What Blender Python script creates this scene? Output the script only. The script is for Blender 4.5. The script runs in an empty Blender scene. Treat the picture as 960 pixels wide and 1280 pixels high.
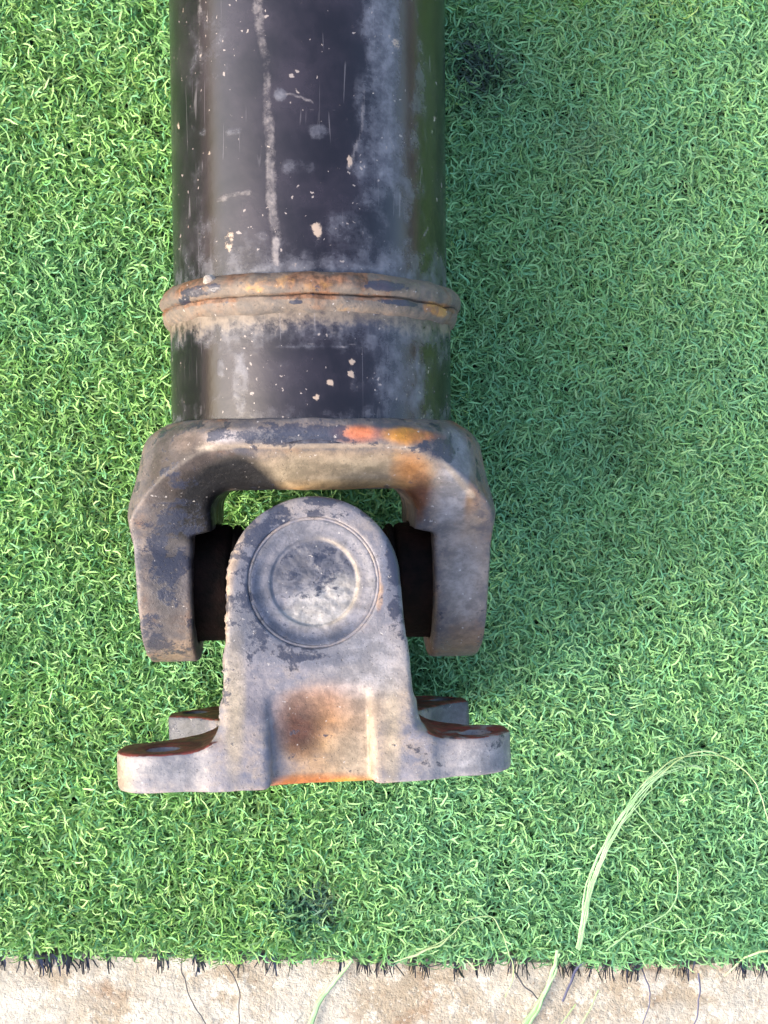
import bpy, math, random
import numpy as np
from mathutils import Matrix, Vector

rng = np.random.default_rng(7)
random.seed(7)
S = bpy.context.scene
COL = S.collection

# ------------------------------------------------------------------ camera
F = 1400.0                       # focal length in pixels of a 960x1280 frame
HA = 0.080                       # height of the shaft axis above the turf backing
CAM = Vector((-0.0004, 0.0520, HA + 0.498))
n = Vector((-90 / F, 60 / F, -1)).normalized()
zc = -n
yc = Vector((-0.011, 1, 0)); yc = (yc - yc.dot(zc) * zc).normalized()
xc = yc.cross(zc)
R = Matrix((xc, yc, zc))         # rows: world axes in camera coordinates
cam_d = bpy.data.cameras.new('camera')
cam = bpy.data.objects.new('camera', cam_d); COL.objects.link(cam)
cam.matrix_world = Matrix.Translation(CAM) @ R.to_4x4()
cam_d.sensor_fit = 'VERTICAL'; cam_d.sensor_height = 36; cam_d.sensor_width = 27
cam_d.lens = F / 1280 * 36
cam_d.clip_start = 0.01; cam_d.clip_end = 50
S.camera = cam

# ------------------------------------------------------------------ light
SUN_EL = 34.0
sx, sy = -1.0, -0.38
world = bpy.data.worlds.new('World'); S.world = world; world.use_nodes = True
wn = world.node_tree
sky = wn.nodes.new('ShaderNodeTexSky'); sky.sky_type = 'NISHITA'; sky.sun_disc = False
sky.sun_elevation = math.radians(SUN_EL); sky.sun_rotation = math.atan2(sx, sy)
sky.air_density = 1.0; sky.dust_density = 4.5; sky.ozone_density = .6
bg = wn.nodes['Background']; wn.links.new(sky.outputs[0], bg.inputs[0]); bg.inputs[1].default_value = 0.15
sun_d = bpy.data.lights.new('sun', 'SUN'); sun_d.energy = 0.72; sun_d.angle = math.radians(16.0)
sun_d.color = (1.0, 0.92, 0.79)
sun = bpy.data.objects.new('sun', sun_d); COL.objects.link(sun)
sv = Vector((sx, sy, math.tan(math.radians(SUN_EL)) * math.hypot(sx, sy)))
sun.rotation_euler = sv.to_track_quat('Z', 'Y').to_euler(); sun.location = (-1, 0, 1)
vs = S.view_settings
vs.view_transform = 'Standard'; vs.look = 'None'; vs.exposure = 1.95; vs.gamma = 1.0
S.cycles.max_bounces = 6; S.cycles.diffuse_bounces = 3; S.cycles.transparent_max_bounces = 4
S.cycles.use_denoising = True

# ------------------------------------------------------------------ helpers
def G(px, py, z=0.0):
    """place on the horizontal plane at height z, read off a plan drawn over the site"""
    d = R @ Vector(((px - 480) / F, (640 - py) / F, -1))
    t = (z - CAM.z) / d.z
    p = CAM + d * t
    return (p.x, p.y, z)

def vnoise(P, scale, seed=0):
    q = P / scale
    i = np.floor(q).astype(np.int64); f = q - i; f = f * f * (3 - 2 * f)
    def hsh(a, b, c):
        h = (a * 374761393 + b * 668265263 + c * 2147483647 + seed * 1274126177) & 0xffffffff
        h = ((h ^ (h >> 13)) * 1274126177) & 0xffffffff
        return ((h ^ (h >> 16)) & 0xffff) / 65535.0
    out = 0
    for a in (0, 1):
        for b in (0, 1):
            for c in (0, 1):
                w = (f[:, 0] if a else 1 - f[:, 0]) * (f[:, 1] if b else 1 - f[:, 1]) * (f[:, 2] if c else 1 - f[:, 2])
                out = out + w * hsh(i[:, 0] + a, i[:, 1] + b, i[:, 2] + c)
    return out

def fnoise(P, scale, seed=0):
    return (vnoise(P, scale, seed) + .5 * vnoise(P, scale / 2, seed + 1) + .25 * vnoise(P, scale / 4, seed + 2)) / 1.75

def mesh_np(name, V, Fq, smooth=True):
    m = bpy.data.meshes.new(name)
    V = np.asarray(V, np.float32); Fq = np.asarray(Fq, np.int32)
    k = Fq.shape[1]
    m.vertices.add(len(V)); m.vertices.foreach_set('co', V.ravel())
    m.loops.add(Fq.size); m.loops.foreach_set('vertex_index', Fq.ravel())
    m.polygons.add(len(Fq)); m.polygons.foreach_set('loop_start', np.arange(0, Fq.size, k, dtype=np.int32))
    m.update(calc_edges=True)
    if smooth: m.polygons.foreach_set('use_smooth', np.ones(len(Fq), bool))
    m.validate()
    return m

def vattr(m, name, A):
    if name == 'wear_sheen': vattr(m, 'stain_shading', np.zeros((len(A), 4)))
    a = m.color_attributes.get(name) or m.color_attributes.new(name, 'FLOAT_COLOR', 'POINT')
    A = np.asarray(A, np.float32)
    if A.shape[1] == 3: A = np.hstack([A, np.ones((len(A), 1), np.float32)])
    a.data.foreach_set('color', A.ravel())

def link(name, m, mat=None, parent=None, **props):
    o = bpy.data.objects.new(name, m); COL.objects.link(o)
    if mat is not None and m is not None: m.materials.append(mat)
    if parent is not None: o.parent = parent
    for k, v in props.items(): o[k] = v
    return o

def surface_nets(f, org, h):
    nx, ny, nz = f.shape
    ins = f < 0
    C = (nx - 1, ny - 1, nz - 1)
    cnt = np.zeros(C, np.float32); acc = [np.zeros(C, np.float32) for _ in range(3)]
    quads = []
    for ax in range(3):
        s0 = [slice(None)] * 3; s1 = [slice(None)] * 3
        s0[ax] = slice(0, -1); s1[ax] = slice(1, None)
        f0, f1 = f[tuple(s0)], f[tuple(s1)]
        cr = ins[tuple(s0)] != ins[tuple(s1)]
        ii = np.nonzero(cr)
        t = f0[ii] / (f0[ii] - f1[ii])
        pos = [ii[k].astype(np.float32) + (t if k == ax else 0) for k in range(3)]
        o1, o2 = [(1, 2), (2, 0), (0, 1)][ax]
        sgn = ins[tuple(s0)][ii]
        for d1 in (0, 1):
            for d2 in (0, 1):
                c = [ii[0].copy(), ii[1].copy(), ii[2].copy()]
                c[o1] -= d1; c[o2] -= d2
                ok = np.ones(len(t), bool)
                for k in range(3): ok &= (c[k] >= 0) & (c[k] < C[k])
                cc = tuple(x[ok] for x in c)
                np.add.at(cnt, cc, 1)
                for k in range(3): np.add.at(acc[k], cc, pos[k][ok])
        ok = (ii[o1] >= 1) & (ii[o1] <= C[o1] - 1) & (ii[o2] >= 1) & (ii[o2] <= C[o2] - 1)
        cs = []
        for d1, d2 in ((1, 1), (0, 1), (0, 0), (1, 0)):
            c = [ii[0][ok], ii[1][ok], ii[2][ok]]
            c[o1] = c[o1] - d1; c[o2] = c[o2] - d2
            cs.append(np.ravel_multi_index(c, C))
        q = np.stack(cs, 1); sg = sgn[ok]
        q[~sg] = q[~sg][:, ::-1]
        quads.append(q)
    q = np.concatenate(quads)
    idx = np.nonzero(cnt.ravel() > 0)[0]
    remap = np.full(cnt.size, -1, np.int64); remap[idx] = np.arange(len(idx))
    c = cnt.ravel()[idx]
    V = np.stack([a.ravel()[idx] / c for a in acc], 1) * h + np.array(org)
    return V, remap[q]

def smin(a, b, k):
    hh = np.clip(.5 + .5 * (b - a) / k, 0, 1)
    return b * (1 - hh) + a * hh - k * hh * (1 - hh)
def smax(a, b, k): return -smin(-a, -b, k)

# material node helpers ------------------------------------------------------
class NT:
    def __init__(s, name):
        s.m = bpy.data.materials.new(name); s.m.use_nodes = True
        s.t = s.m.node_tree; s.b = s.t.nodes['Principled BSDF']
    def node(s, ty, **kw):
        nd = s.t.nodes.new(ty)
        for k, v in kw.items():
            if k.startswith('i_'):
                key = k[2:]; key = int(key) if key.isdigit() else key
                nd.inputs[key].default_value = v
            else: setattr(nd, k, v)
        return nd
    def l(s, a, b): s.t.links.new(a, b)
    def coord(s):
        if not hasattr(s, '_c'): s._c = s.node('ShaderNodeTexCoord')
        return s._c.outputs['Object']
    def noise(s, scale, detail=5, rough=.6, vec=None, dist=0):
        nd = s.node('ShaderNodeTexNoise'); nd.inputs['Scale'].default_value = scale
        nd.inputs['Detail'].default_value = detail; nd.inputs['Roughness'].default_value = rough
        nd.inputs['Distortion'].default_value = dist
        s.l(vec or s.coord(), nd.inputs['Vector']); return nd.outputs['Fac']
    def mapv(s, scale=(1, 1, 1), rot=(0, 0, 0), loc=(0, 0, 0)):
        nd = s.node('ShaderNodeMapping'); nd.inputs['Scale'].default_value = scale
        nd.inputs['Rotation'].default_value = rot; nd.inputs['Location'].default_value = loc
        s.l(s.coord(), nd.inputs['Vector']); return nd.outputs['Vector']
    def math(s, op, a, b=None, c=None, clamp=False):
        nd = s.node('ShaderNodeMath', operation=op, use_clamp=clamp)
        for i, v in enumerate((a, b, c)):
            if v is None: continue
            if isinstance(v, (int, float)): nd.inputs[i].default_value = v
            else: s.l(v, nd.inputs[i])
        return nd.outputs[0]
    def ramp(s, v, lo, hi):
        nd = s.node('ShaderNodeMapRange', interpolation_type='SMOOTHSTEP')
        nd.inputs[1].default_value = lo; nd.inputs[2].default_value = hi
        s.l(v, nd.inputs[0]); return nd.outputs[0]
    def mix(s, fac, a, b):
        nd = s.node('ShaderNodeMix', data_type='RGBA')
        for sock, v in ((nd.inputs[0], fac), (nd.inputs[6], a), (nd.inputs[7], b)):
            if isinstance(v, (int, float)): sock.default_value = v
            elif isinstance(v, tuple): sock.default_value = (*v, 1)
            else: s.l(v, sock)
        return nd.outputs[2]
    def mixf(s, fac, a, b):
        nd = s.node('ShaderNodeMix', data_type='FLOAT')
        for sock, v in ((nd.inputs[0], fac), (nd.inputs[2], a), (nd.inputs[3], b)):
            if isinstance(v, (int, float)): sock.default_value = v
            else: s.l(v, sock)
        return nd.outputs[0]
    def attr(s, name):
        nd = s.node('ShaderNodeAttribute', attribute_name=name)
        sp = s.node('ShaderNodeSeparateColor'); s.l(nd.outputs['Color'], sp.inputs[0])
        return sp.outputs[0], sp.outputs[1], sp.outputs[2], nd.outputs['Alpha'], nd.outputs['Color']
    def bump(s, h, dist, strength=1.0, prev=None):
        nd = s.node('ShaderNodeBump'); nd.inputs['Strength'].default_value = strength
        nd.inputs['Distance'].default_value = dist
        s.l(h, nd.inputs['Height'])
        if prev is not None: s.l(prev, nd.inputs['Normal'])
        return nd.outputs[0]

def forged_material(name, base_a, base_b, rust_c=(.15, .070, .036), pale_c=(.50, .40, .30), dark_c=(.028, .034, .060),
                    orange_c=(.42, .15, .035), rough=.55, gain=.72, spec=.35):
    t = NT(name)
    r_, g_, b_, a_, _ = t.attr('wear_sheen')
    n1 = t.noise(55, 6, .62); n2 = t.noise(140, 5, .65, t.mapv(loc=(3, 1, 2))); n3 = t.noise(420, 4, .6)
    nb = t.noise(105, 7, .72, t.mapv((1, 1.25, 1.1), loc=(7, 4, 1)), .12)
    col = t.mix(t.ramp(n1, .38, .64), base_a, base_b)
    col = t.mix(t.math('MULTIPLY', t.ramp(n2, .50, .70), .45), col, tuple(x * 1.7 for x in base_b))
    def lay(col, bias, nz, c, amp=1.5, w=.10, mx=1.0):
        v = t.math('ADD', bias, t.math('MULTIPLY', t.math('SUBTRACT', nz, .5), amp))
        m = t.math('MULTIPLY', t.ramp(v, .5 - w, .5 + w), mx)
        return t.mix(m, col, c), m
    palec = t.mix(t.ramp(n3, .3, .7), pale_c, tuple(min(1, x * 1.35) for x in pale_c))
    col, mp = lay(col, g_, nb, palec, 1.6, .28, .92)
    rustc = t.mix(t.ramp(n3, .35, .65), tuple(x * .55 for x in rust_c), tuple(x * 1.7 for x in rust_c))
    col, mr = lay(col, r_, n1, rustc, 1.8, .22, .95)
    orc = t.mix(t.ramp(n2, .4, .6), orange_c, (.52, .27, .07))
    col, mo = lay(col, a_, n2, orc, 1.5, .25, .85)
    st = t.attr('stain_shading')
    dim = t.node('ShaderNodeVectorMath', operation='SCALE'); dim.inputs[3].default_value = .72; t.l(st[4], dim.inputs[0])
    bri = t.node('ShaderNodeVectorMath', operation='SCALE'); bri.inputs[3].default_value = 1.42; t.l(st[4], bri.inputs[0])
    col = t.mix(t.ramp(t.math('ADD', st[3], t.math('MULTIPLY', t.math('SUBTRACT', n1, .5), 1.1)), .05, .95), col,
                t.mix(t.ramp(nb, .38, .66), dim.outputs[0], bri.outputs[0]))
    col, md = lay(col, b_, nb, dark_c, 2.2, .10, .88)
    # fine pits, pale flecks, small scratches
    pit = t.ramp(t.noise(900, 3, .6), .62, .72)
    col = t.mix(t.math('MULTIPLY', pit, .35), col, (.06, .05, .05))
    fl = t.ramp(t.noise(520, 2, .5, t.mapv(loc=(9, 9, 9))), .70, .76)
    col = t.mix(t.math('MULTIPLY', fl, .55), col, (.62, .58, .55))
    sc = t.node('ShaderNodeVectorMath', operation='SCALE'); sc.inputs[3].default_value = gain
    t.l(col, sc.inputs[0]); col = sc.outputs[0]
    t.l(col, t.b.inputs['Base Color'])
    ro = t.mixf(md, t.math('ADD', rough, t.math('MULTIPLY', n2, .15)), .25)
    t.l(ro, t.b.inputs['Roughness'])
    t.b.inputs['Specular IOR Level'].default_value = spec
    h = t.math('ADD', t.math('MULTIPLY', n2, .6), t.math('MULTIPLY', n3, .25))
    h = t.math('SUBTRACT', h, t.math('MULTIPLY', md, -.10))
    h = t.math('SUBTRACT', h, t.math('MULTIPLY', pit, .15))
    n5 = t.noise(1300, 3, .6)
    h = t.math('ADD', h, t.math('MULTIPLY', n5, .10))
    t.l(t.bump(h, .0010, .85), t.b.inputs['Normal'])
    return t.m

def painted_tube_material(name):
    t = NT(name)
    r_, g_, b_, a_, _ = t.attr('wear_sheen')
    n1 = t.noise(38, 6, .65); n2 = t.noise(150, 6, .7); 
    st = t.noise(60, 5, .6, t.mapv((1, .06, 1)))        # along the shaft
    n3 = t.noise(700, 3, .6)
    col = t.mix(t.ramp(n1, .35, .7), (.006, .0045, .007), (.018, .014, .020))
    # streaky, blotchy dust film, tinted bluish to paint the sky sheen too
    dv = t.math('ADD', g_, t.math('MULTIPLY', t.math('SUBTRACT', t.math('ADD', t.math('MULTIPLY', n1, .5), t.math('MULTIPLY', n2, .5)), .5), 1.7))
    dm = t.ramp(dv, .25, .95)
    dust_sheen_c = t.mix(t.ramp(n2, .35, .65), (.060, .064, .088), (.14, .145, .175))
    col = t.mix(t.math('MULTIPLY', dm, .85), col, dust_sheen_c)
    # pale scrapes
    sv_ = t.math('ADD', r_, t.math('MULTIPLY', t.math('SUBTRACT', t.math('ADD', t.math('MULTIPLY', n2, .5), t.math('MULTIPLY', st, .5)), .5), 2.2))
    sm = t.ramp(sv_, .34, .85)
    col = t.mix(t.math('MULTIPLY', sm, .8), col, t.mix(t.ramp(n3, .4, .6), (.11, .10, .11), (.20, .18, .18)))
    # tan clay spots
    tv = t.math('ADD', b_, t.math('MULTIPLY', t.math('SUBTRACT', n2, .5), 2.6))
    tm = t.ramp(tv, .42, .66)
    col = t.mix(t.math('MULTIPLY', tm, .9), col, (.30, .23, .18))
    rv = t.math('ADD', a_, t.math('MULTIPLY', t.math('SUBTRACT', n2, .5), 1.2))
    rm = t.ramp(rv, .35, .75)
    col = t.mix(rm, col, t.mix(t.ramp(n2, .4, .6), (.085, .065, .05), (.15, .12, .095)))
    # scattered specks
    vo = t.node('ShaderNodeTexVoronoi'); vo.inputs['Scale'].default_value = 150; vo.inputs['Randomness'].default_value = 1
    nzc = t.node('ShaderNodeTexNoise'); nzc.inputs['Scale'].default_value = 420; t.l(t.coord(), nzc.inputs['Vector'])
    off = t.node('ShaderNodeVectorMath', operation='SCALE'); off.inputs[3].default_value = .0035; t.l(nzc.outputs['Color'], off.inputs[0])
    adv = t.node('ShaderNodeVectorMath', operation='ADD'); t.l(t.coord(), adv.inputs[0]); t.l(off.outputs[0], adv.inputs[1])
    t.l(adv.outputs[0], vo.inputs['Vector'])
    sep = t.node('ShaderNodeSeparateColor'); t.l(vo.outputs['Color'], sep.inputs[0])
    size = t.math('MULTIPLY', t.math('POWER', sep.outputs[0], 5.0), t.math('ADD', .03, t.math('MULTIPLY', n2, .12)))
    spk = t.math('MULTIPLY', t.math('LESS_THAN', vo.outputs['Distance'], size), t.math('GREATER_THAN', sep.outputs[1], .35))
    col = t.mix(t.math('MULTIPLY', spk, .8), col, (.35, .31, .27))
    vo2 = t.node('ShaderNodeTexVoronoi'); vo2.inputs['Scale'].default_value = 420
    t.l(adv.outputs[0], vo2.inputs['Vector'])
    sep2 = t.node('ShaderNodeSeparateColor'); t.l(vo2.outputs['Color'], sep2.inputs[0])
    sp2 = t.math('LESS_THAN', vo2.outputs['Distance'], t.math('MULTIPLY', t.math('POWER', sep2.outputs[0], 4.0), t.math('MULTIPLY', t.ramp(n1, .35, .65), .42)))
    col = t.mix(t.math('MULTIPLY', sp2, .6), col, (.30, .26, .24))
    # hairline scratches
    for k, (rot, loc) in enumerate((((0, 0, 1.1), (0, 0, 0)), ((0, .4, -0.55), (5, 3, 1)), ((.2, 0, 2.2), (2, 8, 3)))):
        ns = t.noise(90, 2, .5, t.mapv((1, .05, 1), rot, loc), .1)
        ln = t.ramp(t.math('ABSOLUTE', t.math('SUBTRACT', ns, .5)), .007, .001)
        gate = t.ramp(t.noise(25 + 9 * k, 2, .5, t.mapv(loc=(k * 3 + 1, 2, 5))), .58, .66)
        col = t.mix(t.math('MULTIPLY', t.math('MULTIPLY', ln, gate), .25), col, (.22, .21, .23))
    t.l(col, t.b.inputs['Base Color'])
    dust_sheen_any = t.math('MAXIMUM', t.math('MAXIMUM', dm, sm), t.math('MAXIMUM', tm, rm))
    t.l(t.mixf(dust_sheen_any, t.math('ADD', .13, t.math('MULTIPLY', n1, .12)), .55), t.b.inputs['Roughness'])
    t.b.inputs['Specular IOR Level'].default_value = .5
    h = t.math('ADD', t.math('MULTIPLY', n2, .30), t.math('MULTIPLY', dust_sheen_any, .25))
    t.l(t.bump(h, .0005, .6), t.b.inputs['Normal'])
    return t.m

def simple_material(name, ca, cb, scale, rough, metal=0.0, bumpd=.0005, spec=.5):
    t = NT(name)
    n1 = t.noise(scale, 6, .65); n2 = t.noise(scale * 4, 4, .6)
    t.l(t.mix(t.ramp(n1, .35, .65), ca, cb), t.b.inputs['Base Color'])
    t.b.inputs['Roughness'].default_value = rough; t.b.inputs['Metallic'].default_value = metal
    t.b.inputs['Specular IOR Level'].default_value = spec
    t.l(t.bump(t.math('ADD', n1, t.math('MULTIPLY', n2, .5)), bumpd), t.b.inputs['Normal'])
    return t.m

# wear and painted light: marks sit at real places on the surface -------------------------
def LZ(px, py, z):               # place on the shaft at height z above its axis (metres)
    x, y, zz = G(px, py, HA + z)
    return np.array((x, y, z))
def blob(P, c, r, fall=1.0):
    r = np.array(r if hasattr(r, '__len__') else (r, r, r), float)
    d = np.sqrt((((P - c) / r) ** 2).sum(1))
    return np.clip(1 - (d - .6) / .8 * fall, 0, 1)
class StainShading:
    """soft patches of another colour, laid one over the other"""
    def __init__(s, P): s.P = P; s.c = np.zeros((len(P), 3)); s.a = np.zeros(len(P))
    def add(s, c, m):
        m = np.clip(m, 0, 1); na = m + s.a * (1 - m)
        s.c = (np.array(c) * m[:, None] + s.c * (s.a * (1 - m))[:, None]) / np.maximum(na, 1e-6)[:, None]; s.a = na
    def at(s, c, px, py, z, rx, ry, v, rz=12):
        d = (s.P - LZ(px, py, z / 1000)) / np.array((rx / 3150, ry / 3150, rz / 1000))
        s.add(c, v * np.clip(1.35 - np.sqrt((d ** 2).sum(1)), 0, 1) ** .8)
    def line(s, c, pts, w, v):
        s.add(c, v * np.clip(stroke(s.P, [LZ(*p[:2], p[2] / 1000) for p in pts], w), 0, 1))
    def out(s): s.a = np.clip(s.a, 0, 1); return np.hstack([s.c, s.a[:, None]])
def stroke(P, pts, w):
    best = np.full(len(P), 9.0)
    for a, b in zip(pts[:-1], pts[1:]):
        ab = b - a; t = np.clip(((P - a) @ ab) / (ab @ ab), 0, 1)
        d = np.linalg.norm(P - (a + t[:, None] * ab), axis=1)
        best = np.minimum(best, d)
    return np.clip(1.6 - best / w, 0, 1)

# ------------------------------------------------------------------ ground
EDGE_Y = G(480, 1202)[1]
def edge_y(x):
    x = np.asarray(x)
    return EDGE_Y - 0.010 * np.clip(x / .2, -1.5, 1.5) + .0008 * np.sin(x * 63 + 1) + .0006 * np.sin(x * 151)

t = NT('sandy_concrete')
n1 = t.noise(14, 6, .62); n2 = t.noise(60, 6, .7); n3 = t.noise(330, 5, .65); n4 = t.noise(30, 5, .6, t.mapv(loc=(4, 4, 4)))
c = t.mix(t.ramp(n1, .36, .62), (.25, .205, .145), (.34, .32, .275))
c = t.mix(t.ramp(n2, .48, .62), c, (.43, .40, .34))
c = t.mix(t.math('MULTIPLY', t.ramp(n4, .58, .72), .55), c, (.20, .11, .055))
c = t.mix(t.math('MULTIPLY', t.ramp(n3, .60, .68), .7), c, (.22, .15, .10))
c = t.mix(t.math('MULTIPLY', t.ramp(n3, .42, .34), .6), c, (.52, .50, .44))
t.l(c, t.b.inputs['Base Color']); t.b.inputs['Roughness'].default_value = .9
t.l(t.bump(t.math('ADD', t.math('MULTIPLY', n2, .6), t.math('MULTIPLY', n3, .4)), .004), t.b.inputs['Normal'])
concrete = t.m
def grid_sheet(name, x0, x1, y0, y1, z, nx, ny, amp=0, fn=None):
    X, Y = np.meshgrid(np.linspace(x0, x1, nx), np.linspace(y0, y1, ny), indexing='ij')
    if fn is not None: Y = fn(X, Y)
    P = np.stack([X.ravel(), Y.ravel(), np.full(X.size, z)], 1)
    if amp: P[:, 2] += amp * (fnoise(P, .02, 3) - .5)
    I = np.arange(nx * ny).reshape(nx, ny)
    Q = np.stack([I[:-1, :-1], I[1:, :-1], I[1:, 1:], I[:-1, 1:]], -1).reshape(-1, 4)
    return mesh_np(name, P, Q)
link('ground', grid_sheet('ground', -4, 4, -4, 4, -.006, 3, 3), concrete, kind='structure')
link('floor', grid_sheet('floor', -.45, .45, -.40, -.10, -.0025, 300, 100, .0022), concrete, kind='structure')

tb = simple_material('turf_backing', (.010, .020, .012), (.020, .045, .020), 300, .8)
nxe = 240
xs = np.linspace(-.81, .86, nxe)
ey = edge_y(xs)
V = []; Fq = []
for i in range(nxe):
    V += [(xs[i], ey[i] + .002, -.0015), (xs[i], ey[i] + .002, .0), (xs[i], 1.0, .0)]
for i in range(nxe - 1):
    a = i * 3; b = a + 3
    Fq += [(a, b, b + 1, a + 1), (a + 1, b + 1, b + 2, a + 2)]
link('turf_mat', mesh_np('turf_mat', V, Fq, False), tb, kind='structure')

# ------------------------------------------------------------------ artificial grass
t = NT('grass_yarn')
_, _, _, _, colr = t.attr('tint')
t.l(colr, t.b.inputs['Base Color']); t.b.inputs['Roughness'].default_value = .5
t.b.inputs['Specular IOR Level'].default_value = .35
tr = t.node('ShaderNodeBsdfTranslucent'); t.l(colr, tr.inputs[0])
mx = t.node('ShaderNodeMixShader'); mx.inputs[0].default_value = .15
out = t.t.nodes['Material Output']
t.l(t.b.outputs[0], mx.inputs[1]); t.l(tr.outputs[0], mx.inputs[2]); t.l(mx.outputs[0], out.inputs[0])
yarn = t.m

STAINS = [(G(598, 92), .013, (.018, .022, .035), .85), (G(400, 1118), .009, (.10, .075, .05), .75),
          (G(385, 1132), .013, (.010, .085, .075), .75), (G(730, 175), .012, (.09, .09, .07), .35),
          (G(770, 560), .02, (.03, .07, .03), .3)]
def ribbons(N, bx, by, seed, lmin=.0105, lmax=.018, w0=.00030, w1=.00048, K=8):
    r = np.random.default_rng(seed)
    a0 = r.uniform(0, 2 * np.pi, N); curl = r.uniform(1.0, 4.6, N) * r.choice([-1, 1], N)
    e0 = np.radians(r.uniform(50, 88, N)); e1 = np.radians(r.uniform(-55, 20, N))
    L = r.uniform(lmin, lmax, N); W = r.uniform(w0, w1, N)
    tw0 = r.uniform(-1.0, 1.0, N); tw1 = tw0 + r.uniform(-1.1, 1.1, N)
    p = np.stack([bx, by, np.zeros(N)], 1)
    pts = []; kink = np.zeros(N)
    for k in range(K):
        kink = kink * .5 + r.normal(0, .38, N)
        u = k / (K - 1)
        a = a0 + curl * u + kink; e = e0 + (e1 - e0) * u ** .8
        d = np.stack([np.cos(a) * np.cos(e), np.sin(a) * np.cos(e), np.sin(e)], 1)
        side = np.stack([-np.sin(a), np.cos(a), np.zeros(N)], 1)
        nrm = np.cross(d, side)
        tw = tw0 + (tw1 - tw0) * u
        s = side * np.cos(tw)[:, None] + nrm * np.sin(tw)[:, None]
        wk = W * (1.0 if k < K - 1 else .45)
        pts.append((p - s * wk[:, None], p + s * wk[:, None]))
        p = p + d * (L / (K - 1))[:, None]
        p[:, 2] = np.maximum(p[:, 2], .0012)
    V = np.stack([q for pr in pts for q in pr], 1).reshape(-1, 3)      # N,2K,3
    base = (np.arange(N) * 2 * K)[:, None]
    Q = []
    for k in range(K - 1):
        Q.append(np.stack([base[:, 0] + 2 * k, base[:, 0] + 2 * k + 1, base[:, 0] + 2 * k + 3, base[:, 0] + 2 * k + 2], 1))
    Q = np.stack(Q, 1).reshape(-1, 4)
    return V, Q, K
def yarn_tints(N, bx, by, seed):
    r = np.random.default_rng(seed + 99)
    pal = np.array([(.170, .365, .105), (.235, .450, .165), (.105, .275, .075), (.130, .350, .165),
                    (.265, .455, .200), (.190, .320, .100)])
    P = np.stack([bx, by, np.zeros(N)], 1)
    pick = r.choice(len(pal), N, p=[.30, .25, .13, .18, .09, .05])
    c = pal[pick] * r.uniform(.8, 1.22, (N, 1)) * (0.82 + .36 * fnoise(P, .03, 5)[:, None])
    # the pile is a cooler green in random places, yellower in others
    cool = np.clip((fnoise(P, .045, 21) - .42) * 3, 0, 1)[:, None]
    c = c * (1 - .30 * cool) + np.array((.10, .33, .20)) * .30 * cool
    wx = np.clip((bx + .02) / .08, 0, 1)[:, None] * .32  # right of the shaft: bluish cast of the shade painted into the yarn
    c = c * (1 - wx) + np.array((.17, .40, .27)) * wx
    c = c * np.array((1.02, .98, .86))
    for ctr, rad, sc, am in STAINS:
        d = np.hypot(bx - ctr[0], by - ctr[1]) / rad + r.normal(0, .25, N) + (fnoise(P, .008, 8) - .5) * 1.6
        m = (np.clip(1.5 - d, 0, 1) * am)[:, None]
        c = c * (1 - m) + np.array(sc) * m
    return c
def yarn_mesh(name, N, x0, x1, y0, y1, seed, edge=True):
    r = np.random.default_rng(seed)
    # tufted in rows: several yarns per stitch, with small gaps between the stitches
    nt = N // 6
    tx = r.uniform(x0, x1, nt); ty = r.uniform(y0, y1, nt)
    bx = np.repeat(tx, 6) + r.normal(0, .0010, nt * 6); by = np.repeat(ty, 6) + r.normal(0, .0010, nt * 6)
    if edge:
        k = by > edge_y(bx) + .0078; bx, by = bx[k], by[k]
    n_ = len(bx)
    V, Q, K = ribbons(n_, bx, by, seed)
    if edge:
        # yarns at the cut edge do not hang far over it
        low = edge_y(V[:, 0]) + .0035
        V[:, 1] = np.maximum(V[:, 1], low + .2 * (V[:, 1] - low))
    m = mesh_np(name, V, Q, True)
    vattr(m, 'tint', np.repeat(yarn_tints(n_, bx, by, seed), 2 * K, axis=0))
    return m
X0, X1, Y0, Y1 = -.215, .265, -.235, .325
link('grass', yarn_mesh('grass', 185000, X0, X1, Y0, Y1, 5), yarn, kind='stuff')

# the same pile further out, beyond the frame: one patch repeated on a ring of points
tile = .12
gm = yarn_mesh('grass_patch', 10300, -tile / 2 - .003, tile / 2 + .003, -tile / 2 - .003, tile / 2 + .003, 77, edge=False)
go = link('grass', gm, yarn, kind='stuff')
pts = []
cx = np.arange(X0 - tile * 5 + tile / 2, X1 + tile * 5, tile)
for x in cx:
    for y in np.arange(edge_y(0) + .012 + tile / 2, Y1 + tile * 6, tile):
        y = float(y)
        if X0 - .001 < x - tile / 2 + .06 and x + tile / 2 - .06 < X1 + .0 and y < Y1 - .02: continue
        yy = y + float(edge_y(x) - edge_y(0)) if y < 0 else y
        pts.append((x, yy, .0))
ng = bpy.data.node_groups.new('scatter', 'GeometryNodeTree')
ng.interface.new_socket('Geometry', in_out='INPUT', socket_type='NodeSocketGeometry')
ng.interface.new_socket('Geometry', in_out='OUTPUT', socket_type='NodeSocketGeometry')
gi = ng.nodes.new('NodeGroupInput'); gout = ng.nodes.new('NodeGroupOutput')
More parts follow.
